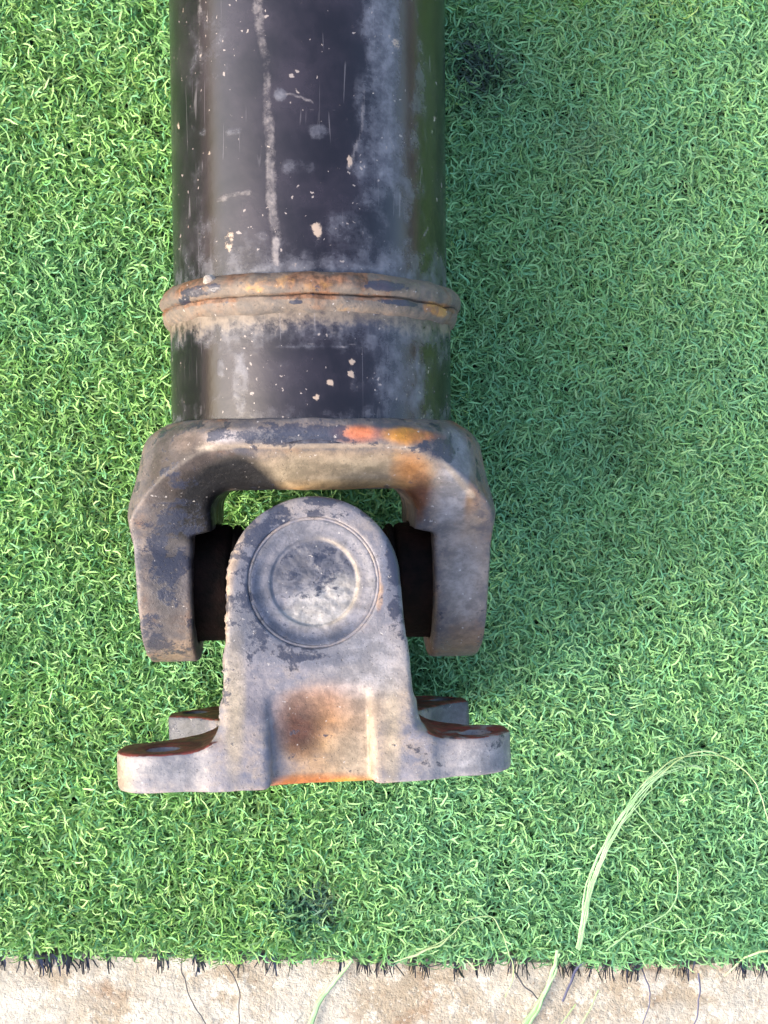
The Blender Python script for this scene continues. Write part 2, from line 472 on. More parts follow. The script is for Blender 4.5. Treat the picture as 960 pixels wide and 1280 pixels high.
# points travel as loose vertices of the same mesh, told apart by an attribute
nv = len(gm.vertices)
gm.vertices.add(len(pts))
for k, p in enumerate(pts): gm.vertices[nv + k].co = p
fa = gm.attributes.new('spot', 'FLOAT', 'POINT')
fa.data.foreach_set('value', np.r_[np.zeros(nv), np.ones(len(pts))].astype(np.float32))
na = ng.nodes.new('GeometryNodeInputNamedAttribute'); na.data_type = 'FLOAT'; na.inputs[0].default_value = 'spot'
cmpn = ng.nodes.new('FunctionNodeCompare'); cmpn.data_type = 'FLOAT'; cmpn.operation = 'GREATER_THAN'; cmpn.inputs[1].default_value = .5
ng.links.new(na.outputs[0], cmpn.inputs[0])
sp = ng.nodes.new('GeometryNodeSeparateGeometry'); sp.domain = 'POINT'
ng.links.new(gi.outputs[0], sp.inputs[0]); ng.links.new(cmpn.outputs[0], sp.inputs[1])
iop = ng.nodes.new('GeometryNodeInstanceOnPoints')
ng.links.new(sp.outputs[0], iop.inputs['Points']); ng.links.new(sp.outputs[1], iop.inputs['Instance'])
ri = ng.nodes.new('FunctionNodeRandomValue'); ri.data_type = 'INT'
ri.inputs[4].default_value = 0; ri.inputs[5].default_value = 3
mm = ng.nodes.new('ShaderNodeMath'); mm.operation = 'MULTIPLY'; mm.inputs[1].default_value = math.pi / 2
ng.links.new(ri.outputs[2], mm.inputs[0])
cb = ng.nodes.new('ShaderNodeCombineXYZ'); ng.links.new(mm.outputs[0], cb.inputs[2])
ng.links.new(cb.outputs[0], iop.inputs['Rotation'])
ng.links.new(iop.outputs[0], gout.inputs[0])
md = go.modifiers.new('scatter', 'NODES'); md.node_group = ng

# dark frayed yarn along the cut edge
r = np.random.default_rng(31)
nf = 900
cl = np.arange(-.40, .42, .0088); cl = cl + r.normal(0, .0026, len(cl)); cl = cl[r.random(len(cl)) < .82]
fx = r.choice(cl, nf) + r.normal(0, .0012, nf)
fy = edge_y(fx) + .0065
V, Q, K = [], [], 6
for i in range(nf):
    L = r.uniform(.006, .0145); a = -np.pi / 2 + r.normal(0, .15); w = r.uniform(.00035, .0007); cu = r.normal(0, .22)
    x, y, z = fx[i], float(fy[i]), r.uniform(.001, .006)
    for k in range(K):
        u = k / (K - 1); aa = a + cu * u
        ww = w * (1 - .6 * u)
        V += [(x - ww * math.sin(aa), y + ww * math.cos(aa), z), (x + ww * math.sin(aa), y - ww * math.cos(aa), z + .0004)]
        x += math.cos(aa) * L / (K - 1); y += math.sin(aa) * L / (K - 1); z = max(z - .0012 * (1 + u), -.0008)
    b = i * 2 * K
    Q += [(b + 2 * k, b + 2 * k + 1, b + 2 * k + 3, b + 2 * k + 2) for k in range(K - 1)]
fm = mesh_np('frayed_yarn', V, Q, True)
pal = np.array([(.010, .013, .022), (.020, .030, .075), (.045, .045, .050), (.03, .045, .03), (.10, .09, .08)])
vattr(fm, 'tint', np.repeat(pal[r.choice(5, nf, p=[.42, .18, .18, .12, .10])], 2 * K, axis=0))
link('frayed_yarn', fm, yarn, kind='stuff')

# ------------------------------------------------------------------ drive shaft
shaft = link('drive_shaft', None, label='black steel drive shaft with rusty universal joint and flange lying on the turf', category='drive shaft')
shaft.location = (0, 0, HA)

M_yoke = forged_material('scuffed_yoke_metal', (.085, .080, .095), (.16, .14, .135), pale_c=(.27, .20, .145), rough=.48)
M_flange = forged_material('dusty_flange_metal', (.15, .155, .20), (.235, .22, .245), pale_c=(.34, .27, .205), rough=.47, gain=.70)
M_ring = forged_material('rusty_weld_metal', (.10, .088, .082), (.165, .14, .125), pale_c=(.19, .145, .11), rough=.6)
M_tube = painted_tube_material('scratched_black_paint')
M_cup = simple_material('greasy_brown_steel', (.002, .0015, .0012), (.011, .005, .004), 120, .75, spec=.12)
M_cross = simple_material('oily_black_steel', (.003, .0025, .0025), (.007, .006, .005), 120, .75, spec=.12)
M_red = simple_material('red_rust', (.13, .022, .016), (.23, .055, .035), 180, .6)

def lathe_y(name, prof, nseg, mat, parent, wear_sheen=None, jitter=0, seed=0):
    """prof: list of (y, radius); surface of revolution round the shaft axis"""
    prof = np.array(prof, float)
    th = np.linspace(0, 2 * np.pi, nseg, endpoint=False)
    Rr, T = np.meshgrid(prof[:, 1], th, indexing='ij'); Yy = np.repeat(prof[:, :1], nseg, 1)
    P = np.stack([Rr * np.cos(T), Yy, Rr * np.sin(T)], -1).reshape(-1, 3)
    if jitter:
        rad = P.copy(); rad[:, 1] = 0; ln = np.linalg.norm(rad, axis=1, keepdims=True) + 1e-9
        nz = fnoise(P, .008, seed)[:, None] - .5
        P += rad / ln * nz * jitter
        P[:, 1] += (fnoise(P, .011, seed + 5) - .5) * jitter * 1.1
    I = np.arange(len(P)).reshape(len(prof), nseg); J = np.roll(I, -1, 1)
    Q = np.stack([I[:-1], I[1:], J[1:], J[:-1]], -1).reshape(-1, 4)
    m = mesh_np(name, P, Q)
    if wear_sheen is not None: vattr(m, 'wear_sheen', wear_sheen(P))
    return link(name, m, mat, parent)

RT, RS = .0595, .0612
def tube_wear_sheen(P):
    W = np.zeros((len(P), 4))
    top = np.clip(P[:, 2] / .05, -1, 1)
    W[:, 1] = .03 + .14 * np.clip((P[:, 0] - .005) / .02, 0, 1)  # heavier right of centre, where the film paints the sky sheen
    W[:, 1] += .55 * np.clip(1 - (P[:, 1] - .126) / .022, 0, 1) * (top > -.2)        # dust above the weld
    z = lambda px: math.sqrt(max(RT ** 2 - ((px - 385) / 3.1 / 1000) ** 2, 0))
    A = lambda px, py: LZ(px, py, z(px))
    S_ = stroke(P, [A(318, -60), A(325, 30), A(334, 80), A(334, 130), A(338, 190), A(339, 240), A(345, 290), A(344, 325)], .0024)
    W[:, 0] = np.maximum(W[:, 0], np.minimum(S_, 1) * (.40 + .22 * fnoise(P * (1, .35, 1), .009, 77)))
    for pts, w, v in (([A(345, 115), A(372, 120), A(392, 128)], .0006, .55), ([A(388, 136), A(425, 140)], .0004, .5),
                      ([A(455, 115), A(452, 160), A(436, 210)], .0011, .62), ([A(482, 160), A(495, 200)], .0010, .6),
                      ([A(270, 250), A(310, 240)], .0016, .6), ([A(480, 280), A(520, 295)], .0006, .7),
                      ([A(345, 300), A(346, 328)], .0012, .8), ([A(222, 130), A(224, 200)], .0008, .6),
                      ([A(545, 30), A(546, 80)], .0010, .7), ([A(535, 285), A(525, 300)], .001, .6),
                      ([A(250, 0), A(252, 90)], .0020, .45)):
        W[:, 0] = np.maximum(W[:, 0], stroke(P, pts, w) * v)
    for px, py, rx, ry, v in ((285, 298, 8, 14, .56), (398, 286, 7, 10, .56), (437, 200, 4, 8, .60), (262, 192, 3, 3, .6),
                              (495, 55, 6, 7, .45), (222, 155, 3, 6, .55)):
        W[:, 2] = np.maximum(W[:, 2], blob(P, A(px, py), (rx / 2900, ry / 2900, .02)) * v)
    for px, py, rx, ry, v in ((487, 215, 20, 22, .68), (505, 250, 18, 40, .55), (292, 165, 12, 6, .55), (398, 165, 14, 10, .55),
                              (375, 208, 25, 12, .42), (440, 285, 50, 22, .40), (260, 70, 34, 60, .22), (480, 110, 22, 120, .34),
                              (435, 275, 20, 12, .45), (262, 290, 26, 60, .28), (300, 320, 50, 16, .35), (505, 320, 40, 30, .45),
                              (478, 40, 26, 140, .62), (470, 170, 34, 120, .52), (525, 200, 14, 240, .40), (245, 120, 14, 200, .28), (350, 118, 8, 8, .62), (253, 165, 6, 6, .6), (400, 163, 8, 7, .66)):  # tall right-hand patches paint a sky highlight as pale film
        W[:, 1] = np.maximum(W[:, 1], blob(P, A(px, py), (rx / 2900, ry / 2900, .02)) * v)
    W[:, 3] = np.clip(1 - (P[:, 1] - .1245) / .0035, 0, 1) * .6
    return W
yy = np.r_[np.arange(.120, .262, .0012), np.linspace(.27, .60, 24)]
tube = lathe_y('shaft_tube', [(y, RT) for y in yy] + [(.60, .050), (.50, .050)], 330, M_tube, shaft, tube_wear_sheen)

def sleeve_wear(P):
    W = np.zeros((len(P), 4))
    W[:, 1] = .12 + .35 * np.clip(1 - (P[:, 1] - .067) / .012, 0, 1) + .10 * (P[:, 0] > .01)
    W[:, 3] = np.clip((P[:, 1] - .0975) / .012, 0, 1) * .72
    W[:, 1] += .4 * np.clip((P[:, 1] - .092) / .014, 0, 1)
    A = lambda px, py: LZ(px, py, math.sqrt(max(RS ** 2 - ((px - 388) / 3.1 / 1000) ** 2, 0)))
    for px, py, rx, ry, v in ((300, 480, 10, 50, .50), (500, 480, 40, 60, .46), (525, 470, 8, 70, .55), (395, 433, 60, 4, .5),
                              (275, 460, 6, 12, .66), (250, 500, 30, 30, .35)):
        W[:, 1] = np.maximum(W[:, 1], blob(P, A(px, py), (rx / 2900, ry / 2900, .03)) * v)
    for px, py in ((228, 460), (226, 500), (412, 478), (438, 468), (440, 452), (395, 497)):
        W[:, 2] = np.maximum(W[:, 2], blob(P, A(px, py), .0014) * .75)
    W[:, 0] = np.maximum(W[:, 0], stroke(P, [A(385, 431), A(430, 433), A(447, 429)], .0005) * .8)
    return W
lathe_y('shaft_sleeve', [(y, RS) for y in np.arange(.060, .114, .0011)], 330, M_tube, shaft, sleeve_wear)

def ring_wear(P):
    W = np.zeros((len(P), 4))
    y = P[:, 1]
    W[:, 0] = .30 + .25 * (np.abs(y - .1165) < .0012) + .28 * np.clip((y - .118) / .004, 0, 1) * (P[:, 0] < .022)
    W[:, 1] = .46; W[:, 2] = .16
    W[:, 3] = .02 * (P[:, 0] < .02) + .1
    A = lambda px, py: LZ(px, py, math.sqrt(max(.066 ** 2 - ((px - 386) / 3.15 / 1000) ** 2, 0)))
    for px, py, rx, ry in ((480, 357, 32, 7), (250, 362, 30, 8), (228, 375, 10, 6), (500, 378, 30, 4), (370, 377, 8, 2)):
        W[:, 2] = np.maximum(W[:, 2], blob(P, A(px, py), (rx / 3100, ry / 3100, .03)) * .75)
    W[:, 3] = np.maximum(W[:, 3], blob(P, A(360, 355), (.028, .0035, .03)) * .30)
    W[:, 3] = np.maximum(W[:, 3], blob(P, A(545, 385), (.008, .003, .03)) * .62)
    return W
pr = []
for y in np.linspace(.1100, .1166, 12):
    u = (y - .1100) / .0066
    pr.append((y, .0603 + .0040 * math.sin(min(u * 1.25, 1) * math.pi / 2) ** .7))
pr += [(.1168, .0628), (.1172, .0626)]
for y in np.linspace(.1175, .1262, 14):
    u = (y - .1175) / .0087
    pr.append((y, .0590 + .0066 * math.sin(math.pi * (.22 + .72 * u)) ** .6))
lathe_y('weld_ring', pr, 420, M_ring, shaft, ring_wear, .0019, 11)

# -- tube yoke: signed distance solid in mm ------------------------------------
def grid(x0, x1, y0, y1, z0, z1, h):
    xs_ = np.arange(x0, x1, h, dtype=np.float32); ys_ = np.arange(y0, y1, h, dtype=np.float32); zs_ = np.arange(z0, z1, h, dtype=np.float32)
    return xs_[:, None, None], ys_[None, :, None], zs_[None, None, :], (x0, y0, z0)
h = 0.9
X, Y, Z, org = grid(-84, 84, -42, 76, -68, 68, h)
yk = np.array([-40, -33, -15, 0, 12, 19, 26, 31, 36, 43, 52, 60, 64.5, 67.5, 70, 80.])
ak = np.array([70, 71, 72.8, 74, 74.6, 75.0, 76.6, 77.4, 76.8, 75, 73.2, 72, 69.5, 65.5, 62.6, 62.6])
fine = np.linspace(-42, 78, 400); A_ = np.interp(fine, yk, ak); A_ = np.convolve(np.pad(A_, 6, 'edge'), np.ones(13) / 13, 'valid')
aY = np.interp(Y, fine, A_).astype(np.float32)
bk = np.interp(Y, [-42, 55, 66, 69, 80], [61, 61, 63, 62.2, 61.8]).astype(np.float32)
rc = np.interp(Y, [-42, 30, 55, 66, 70], [36, 38, 46, 54, 60]).astype(np.float32)
aX, aZ = np.abs(X), np.abs(Z)
qx = aX - (aY - rc); qz = aZ - (bk - rc)
hull = np.sqrt(np.maximum(qx, 0) ** 2 + np.maximum(qz, 0) ** 2) + np.minimum(np.maximum(qx, qz), 0) - rc
# profile seen from the side: ear disc, slopes up to the full body
ear = np.sqrt(Y ** 2 + Z ** 2) - 34.5
# half-plane: material where z < 33 + (y-26)*k   (k: slope to (60,57))
nxs, nzs = -.60, .80
p1 = (Y - 24) * nxs + (aZ - 33.0) * nzs
body = np.maximum(p1, -(Y - 2))
body = smax(body, -(Y - 2) + 0 * Z, .1)
prof = smin(ear + 0 * X, body, 5.0)
sh = smax(hull, prof, .7)
# opening between the arms (seen from above)
ya = np.abs(Y * 0)
inner = np.interp(Y, [-42, 22.5, 24.5, 80], [50.3, 50.3, 42.0, 42.0]).astype(np.float32)
ox = aX - inner
oy = Y - 41.5
rr = 9.0
op = np.sqrt(np.maximum(aX - (inner - rr), 0) ** 2 + np.maximum(Y - (41.5 - rr), 0) ** 2) + np.minimum(np.maximum(aX - (inner - rr), Y - (41.5 - rr)), 0) - rr
op = np.where(Y < 23.0, ox, op) + 0 * Z
sh = smax(sh, -op, 2.5)
sh = smax(sh, Y - 70.0, 2.0)
# scooped inner fillets where each arm meets the body, opening towards the viewer side
scoop = np.sqrt((aX - 30) ** 2 / 1.6 + (Y - 25) ** 2 + (aZ - 62) ** 2) - 25
sh = smax(sh, -scoop, 8.0)
# bore
sh = np.maximum(sh, -(np.sqrt(Y ** 2 + Z ** 2) - 26.2 + 0 * X) * 1.0)
V, Q = surface_nets(sh.astype(np.float32), org, h)
V = V / 1000
ln = np.linalg.norm(V, axis=1, keepdims=True)
V = V + V / ln * (fnoise(V, .012, 40)[:, None] - .5) * .0012
m = mesh_np('tube_yoke', V, Q)
W = np.zeros((len(V), 4))
W[:, 0] = .30; W[:, 1] = .36; W[:, 2] = .36; W[:, 3] = .02
def B(W, ch, px, py, z, rx, ry, v, rz=14):
    c = LZ(px, py, z / 1000)
    b = blob(V, c, (rx / 3000, ry / 3000, rz / 1000))
    W[:, ch] = W[:, ch] * (1 - b) + v * b
# tan crotch slope, brown left, grey right
B(W, 1, 420, 588, 50, 110, 26, .80); B(W, 2, 420, 588, 50, 110, 26, .02); B(W, 0, 400, 585, 50, 110, 26, .28)
B(W, 0, 225, 600, 46, 34, 38, .60); B(W, 1, 225, 600, 46, 30, 34, .25)
B(W, 2, 285, 585, 46, 30, 30, .0); B(W, 2, 235, 640, 38, 14, 25, .45)
B(W, 3, 500, 585, 48, 22, 28, .52); B(W, 0, 525, 620, 42, 16, 36, .66); B(W, 3, 420, 609, 46, 100, 4, .55)
B(W, 1, 560, 610, 42, 22, 50, .62); B(W, 2, 560, 610, 42, 26, 60, .0); B(W, 0, 563, 610, 42, 16, 50, .12)
B(W, 1, 580, 700, 30, 26, 60, .70, 30); B(W, 2, 580, 700, 30, 26, 90, .02, 30); B(W, 0, 580, 780, 15, 28, 30, .50, 30)
B(W, 2, 595, 610, 30, 12, 30, .45); B(W, 3, 572, 640, 40, 6, 30, .40)
B(W, 1, 230, 556, 60, 26, 14, .78); B(W, 2, 230, 556, 60, 26, 14, .05); B(W, 1, 280, 547, 61, 22, 10, .85)
B(W, 2, 375, 545, 62, 70, 9, .62); B(W, 1, 375, 557, 61, 90, 3, .85); B(W, 2, 560, 560, 56, 22, 22, .62)
B(W, 3, 450, 540, 62, 18, 7, .80); B(W, 3, 508, 542, 62, 22, 8, .95); B(W, 3, 540, 543, 61, 16, 8, .62); B(W, 0, 538, 543, 61, 14, 7, .55)
B(W, 2, 450, 540, 62, 20, 8, .1); B(W, 2, 508, 542, 62, 40, 9, .05)
B(W, 2, 212, 690, 30, 24, 60, .58, 24); B(W, 2, 200, 790, 20, 18, 26, .66, 24); B(W, 1, 225, 800, 10, 30, 22, .62, 24)
B(W, 1, 185, 730, 20, 9, 60, .50, 30); B(W, 0, 210, 812, 5, 40, 18, .50, 20)
vattr(m, 'wear_sheen', np.clip(W, 0, 1))
st = StainShading(V)
FILLET_SHADE = (.008, .008, .010)
st.at((.13, .12, .13), 200, 570, 56, 40, 60, .7, 26); st.at((.12, .13, .17), 380, 545, 62, 110, 11, .8); st.at((.36, .33, .34), 280, 546, 62, 26, 8, .9); st.at((.32, .24, .20), 228, 550, 60, 30, 14, .8); st.at((.16, .17, .22), 575, 570, 55, 26, 50, .8, 24)
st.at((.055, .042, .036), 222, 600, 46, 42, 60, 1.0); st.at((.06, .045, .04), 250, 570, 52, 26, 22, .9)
st.at((.26, .215, .155), 410, 588, 50, 120, 30, .95); st.at((.28, .19, .09), 440, 606, 45, 110, 7, .7)
st.at((.30, .13, .04), 512, 585, 48, 22, 26, .8); st.at((.11, .045, .025), 525, 625, 42, 14, 34, .9)
st.at((.23, .225, .24), 562, 620, 40, 24, 70, .9); st.at((.26, .14, .06), 585, 625, 38, 6, 34, .6)
st.at((.24, .215, .205), 578, 720, 30, 34, 80, .85, 30); st.at((.22, .14, .09), 575, 795, 12, 32, 26, .8, 26)
st.at((.085, .078, .082), 208, 710, 30, 26, 95, .95, 30); st.at((.24, .18, .12), 220, 812, 5, 34, 20, .7, 26)
st.at((.42, .11, .03), 450, 541, 62, 30, 11, .72); st.at((.60, .26, .035), 508, 543, 62, 26, 12, .95); st.at((.36, .11, .045), 540, 545, 61, 28, 10, .72); st.at((.22, .22, .24), 178, 720, 14, 8, 70, .8, 30)  # last pale strip paints a glint on the left arm's outer edge
st.line(FILLET_SHADE, [(244, 650, 34), (256, 606, 42), (276, 590, 46), (298, 586, 48), (312, 603, 45), (322, 610, 42)], .0085, 1.3)  # shade in the left arm's hollow, painted near black
st.line((.36, .30, .24), [(222, 560, 57), (300, 559, 60), (480, 559, 60), (545, 566, 58), (590, 620, 44)], .0012, .6)
vattr(m, 'stain_shading', st.out())
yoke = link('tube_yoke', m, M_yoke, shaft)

# -- flange yoke ---------------------------------------------------------------
X, Y, Z, org = grid(-80, 80, -82, 40, -82, 82, h)
aX, aZ = np.abs(X), np.abs(Z)
hw = np.interp(Y, [-82, -60, 0, 40], [37.5, 36.6, 33.2, 33.2]).astype(np.float32)
circ = np.sqrt(X ** 2 + Y ** 2) - 33.2
strip = np.maximum(aX - hw, Y)
outl = np.minimum(circ, strip)
slab = np.abs(aZ - 61.0) - 11.0                # ear between z=50 and z=72
arm = smax(outl + 0 * Z, slab + 0 * X + 0 * Y, 3.0)
# web that joins the ears behind the joint, arched
web = smax(np.maximum(aX - 36.6, Y + 47), aZ - 70.0, 2.0)
web = smax(web, -(np.sqrt((Y + 16) ** 2 / 1.0 + Z ** 2) - 46.0 + 0 * X), 6.0)
Xc = X - np.interp(Z, [-75, 75], [.5, -2.2]).astype(np.float32); aXc = np.abs(Xc) - np.interp(Z, [-75, 75], [-4.5, 2.3]).astype(np.float32)
plate = smax(np.maximum(aXc - 75.5 + 19, 0) ** 2 + np.maximum(aZ - 73.5 + 19, 0) ** 2 + 0 * Y, 0 * X + 0 * Y + 0 * Z, 1e-6)
plate = np.sqrt(np.maximum(plate, 0)) - 19.0
plate = np.maximum(plate, np.maximum(aXc - 75.5, aZ - 73.5))
cut = np.sqrt((aX - 90) ** 2 + Z ** 2) - 46.5 + 0 * Y
plate = smax(plate, -cut, 3.0)
plate = smax(plate, np.abs(Y + 68.8) - 7.5 + 0 * X + 0 * Z, 1.8)
rib = smax(np.maximum(aX - hw + .3, Y + 24), aZ - np.interp(Y, [-80, -55, -24], [75.6, 75.2, 71.0]).astype(np.float32), 2.0)
rib = np.maximum(rib, 55.0 - aZ)
sh = smin(smin(smin(arm, web, 5.0), plate, 13.0), rib, 2.5)
sh = np.maximum(sh, -(Y + 76.4) + 0 * sh)
# front pocket between two ribs
pocket = smax(smax(aX - 18.5 + 0 * Y, Y + 41.0, 7.0) + 0 * Z, np.interp(Y, [-80, -55, -40], [70.8, 71.8, 72.6]).astype(np.float32) - aZ, 1.0)
sh = smax(sh, -pocket, 4.0)
# bolt holes and their spot faces
hole = np.sqrt((aX - 61) ** 2 + (aZ - 57) ** 2) - 6.3
sh = np.maximum(sh, -(hole + 0 * Y))
spot = np.maximum(np.sqrt((aX - 58) ** 2 + (aZ - 59) ** 2) - 12.5, -(Y + 61.9))
spot = np.maximum(spot, Y + 48)
sh = smax(sh, -spot, .8)
# bearing bore with a stepped seat
bore = np.maximum(np.sqrt(X ** 2 + Y ** 2) - 25.0 + 0 * Z, 0 * X + 0 * Y + 0 * Z - 100)
sh = smax(sh, -bore, .9)
V, Q = surface_nets(sh.astype(np.float32), org, h)
V = V / 1000
ln = np.linalg.norm(V, axis=1, keepdims=True)
dsp = (fnoise(V, .010, 60)[:, None] - .5) * .0010
# ragged flash along the left forging edge
rag = ((V[:, 0] < -.029) & (V[:, 2] > .045) & (V[:, 1] > -.05) & (V[:, 1] < .025))[:, None]
V = V + V / ln * dsp + rag * np.array((-1, 0, 0)) * np.maximum(vnoise(V, .0016, 9) - .55, 0)[:, None] * .0022
RX = math.radians(5.5); RZ = math.radians(1.7)
fl_rot = Matrix.Rotation(RZ, 4, 'Z') @ Matrix.Rotation(-RX, 4, 'X')
m = mesh_np('flange_yoke', V, Q)
Rl = np.array(fl_rot.to_3x3())
Vw = V @ Rl.T                                    # posed position, for placing the marks
W = np.zeros((len(V), 4)); W[:, 0] = .18; W[:, 1] = .40; W[:, 2] = .30 + .10 * np.clip((V[:, 1] + .03) / .02, 0, 1)
def B2(ch, px, py, z, rx, ry, v, rz=9):
    c = LZ(px, py, z / 1000); b = blob(Vw, c, (rx / 3280, ry / 3280, rz / 1000))
    W[:, ch] = W[:, ch] * (1 - b) + v * b
B2(1, 400, 650, 72, 120, 35, .60); B2(1, 340, 630, 72, 40, 16, .78)
B2(2, 410, 625, 72, 26, 7, .80); B2(2, 350, 645, 72, 16, 12, .72); B2(2, 318, 670, 72, 16, 18, .72); B2(2, 303, 705, 72, 9, 22, .60)
B2(2, 315, 760, 72, 20, 50, .56); B2(2, 395, 818, 72, 44, 6, .72); B2(2, 385, 808, 72, 70, 10, .55); B2(2, 492, 720, 72, 9, 60, .66)
B2(1, 287, 700, 70, 9, 45, .85); B2(0, 281, 760, 66, 6, 80, .55); B2(3, 281, 740, 66, 4, 60, .35)
B2(3, 474, 740, 72, 5, 34, .62); B2(3, 455, 785, 72, 14, 8, .50); B2(1, 440, 660, 72, 30, 18, .70)
B2(1, 460, 850, 72, 60, 60, .66, 14); B2(1, 296, 880, 72, 10, 70, .80, 14); B2(2, 460, 880, 72, 60, 70, .02, 14)
B2(2, 320, 900, 72, 30, 60, .10, 14); B2(1, 330, 900, 72, 24, 50, .40, 14)
B2(3, 415, 885, 70, 46, 22, .58, 16); B2(3, 400, 970, 68, 70, 10, .62, 16); B2(0, 372, 908, 68, 26, 24, .90, 16)
B2(3, 430, 945, 68, 36, 30, .42, 16); B2(1, 430, 935, 68, 44, 40, .80, 16); B2(1, 486, 930, 70, 12, 50, .85, 16)
B2(1, 200, 965, 70, 60, 22, .42, 12); B2(1, 160, 962, 66, 16, 26, .70, 20); B2(1, 575, 958, 70, 60, 24, .42, 12)
B2(2, 200, 960, 70, 70, 24, .06, 14); B2(2, 575, 955, 70, 70, 26, .04, 14); B2(1, 610, 975, 70, 50, 6, .8, 12)
# red rust on the inner side of the flange
nv_ = np.zeros(len(V) * 3, np.float32); m.vertices.foreach_get('normal', nv_); nv_ = nv_.reshape(-1, 3)
red = np.clip((nv_[:, 1] - .45) / .25, 0, 1) * np.clip((V[:, 1] + .0645) / .0012, 0, 1) * np.clip((-.0560 - V[:, 1]) / .003, 0, 1) * np.clip((np.abs(V[:, 0]) - .0355 - (fnoise(V, .006, 31) - .5) * .006) / .003, 0, 1)
rn = fnoise(V, .006, 12)
vattr(m, 'wear_sheen', np.clip(W, 0, 1))
st = StainShading(Vw)
st.at((.36, .22, .11), 420, 930, 69, 66, 56, 1.0, 16); st.at((.32, .16, .07), 415, 880, 70, 60, 30, .95, 16); st.at((.36, .30, .22), 445, 945, 70, 34, 34, .8, 16)
st.at((.40, .13, .03), 400, 971, 68, 90, 12, 1.2, 16); st.at((.60, .30, .03), 440, 969, 68, 30, 7, 1.2, 12)
st.at((.075, .028, .016), 374, 906, 69, 27, 32, 1.3, 16)
st.at((.17, .16, .19), 318, 905, 73, 34, 80, .6, 14); st.at((.36, .30, .22), 294, 880, 74, 12, 110, .8, 14)
st.at((.33, .27, .21), 470, 880, 74, 40, 90, .7, 14); st.at((.38, .31, .22), 489, 925, 75, 10, 60, .7, 14)
st.at((.31, .31, .33), 460, 820, 72, 60, 40, .6, 14); st.at((.10, .11, .15), 390, 822, 72, 60, 9, .7)
st.at((.22, .225, .25), 210, 958, 73, 70, 30, .7, 20); st.at((.26, .26, .28), 575, 950, 73, 80, 34, .7, 20)
st.at((.33, .26, .19), 155, 962, 66, 14, 30, .7, 24)
st.at((.185, .19, .235), 400, 720, 72, 130, 130, .7, 20); st.at((.12, .13, .18), 325, 700, 72, 30, 80, .85); st.at((.13, .14, .18), 330, 780, 72, 34, 40, .7); st.at((.09, .11, .17), 490, 690, 72, 12, 60, .8)
st.add((.085, .09, .105), np.clip((-.02 - V[:, 2]) / .01, 0, 1) * .95)  # lower half greyed: shade on the far lugs put into the colour
st.line((.36, .27, .20), [(283, 800, 70), (284, 720, 70), (300, 665, 71), (335, 632, 72), (400, 620, 72)], .0022, .8)
vattr(m, 'stain_shading', st.out())
vattr(m, 'primer', np.stack([red * np.clip((V[:, 0] < 0) * .6 + .15 + rn * 1.1, 0, 1)] * 3, 1))
# red layer added to the flange material
t = NT.__new__(NT); t.m = M_flange; t.t = M_flange.node_tree; t.b = t.t.nodes['Principled BSDF']
lk = t.b.inputs['Base Color'].links[0].from_socket
pr_ = t.attr('primer')[0]
nr = t.noise(160, 5, .65)
msk = t.ramp(t.math('ADD', pr_, t.math('MULTIPLY', t.math('SUBTRACT', nr, .5), .8)), .35, .65)
t.l(t.mix(msk, lk, t.mix(t.ramp(nr, .4, .6), (.050, .012, .011), (.150, .030, .025))), t.b.inputs['Base Color'])
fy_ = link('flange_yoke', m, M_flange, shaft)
fy_.matrix_local = fl_rot

def revolve(name, prof, nseg, mat, parent, axis='Z', wear_sheen=None, jitter=0, seed=0, mat4=None):
    """prof: list of (height, radius) round the given local axis"""
    prof = np.array(prof, float)
    th = np.linspace(0, 2 * np.pi, nseg, endpoint=False)
    Rr, T = np.meshgrid(prof[:, 1], th, indexing='ij'); H = np.repeat(prof[:, :1], nseg, 1)
    a, b = Rr * np.cos(T), Rr * np.sin(T)
    P = (np.stack([a, b, H], -1) if axis == 'Z' else np.stack([H, a, b], -1)).reshape(-1, 3)
    if jitter: P[:, 2 if axis == 'Z' else 0] += (fnoise(P, .006, seed) - .5) * jitter
    if name == 'bearing_cap': P[:, 2] += (fnoise(P * (1, 1.7, 1), .0042, 8) - .5) * .0016 * np.clip((.0165 - np.hypot(P[:, 0], P[:, 1])) / .003, 0, 1)
    I = np.arange(len(P)).reshape(len(prof), nseg); J = np.roll(I, -1, 1)
    Q = np.stack([I[:-1], J[:-1], J[1:], I[1:]], -1).reshape(-1, 4)
    m_ = mesh_np(name, P, Q)
    if wear_sheen is not None:
        vattr(m_, 'wear_sheen', wear_sheen(P))
        if name == 'bearing_cap':
            q = fnoise(P, .009, 19) - .5; rr_q = np.hypot(P[:, 0], P[:, 1]); sc_ = StainShading(P)
            sc_.add((.17, .17, .20), .8 * np.ones(len(P)))
            sc_.add((.095, .10, .13), np.clip((P[:, 1] + .003 + q * .02) / .005, 0, 1) * np.clip((.0165 - rr_q) / .002, 0, 1) * .85)
            sc_.add((.36, .345, .33), np.clip((-P[:, 1] + P[:, 0] * .5 - .002 + q * .02) / .006, 0, 1) * np.clip((.0185 - rr_q) / .002, 0, 1) * .8)
            sc_.add((.38, .32, .25), np.clip(1 - np.abs(rr_q - .0172) / .0012, 0, 1) * np.clip(P[:, 0] / .008, 0, 1) * .7)
            sc_.add((.05, .065, .11), np.clip(1 - np.abs(rr_q - .0228) / .003, 0, 1) * np.clip((-P[:, 1] - P[:, 0] * .7) / .012, 0, 1) * .9)
            vattr(m_, 'stain_shading', sc_.out())
    o = link(name, m_, mat, parent)
    if mat4 is not None: o.matrix_local = mat4
    return o
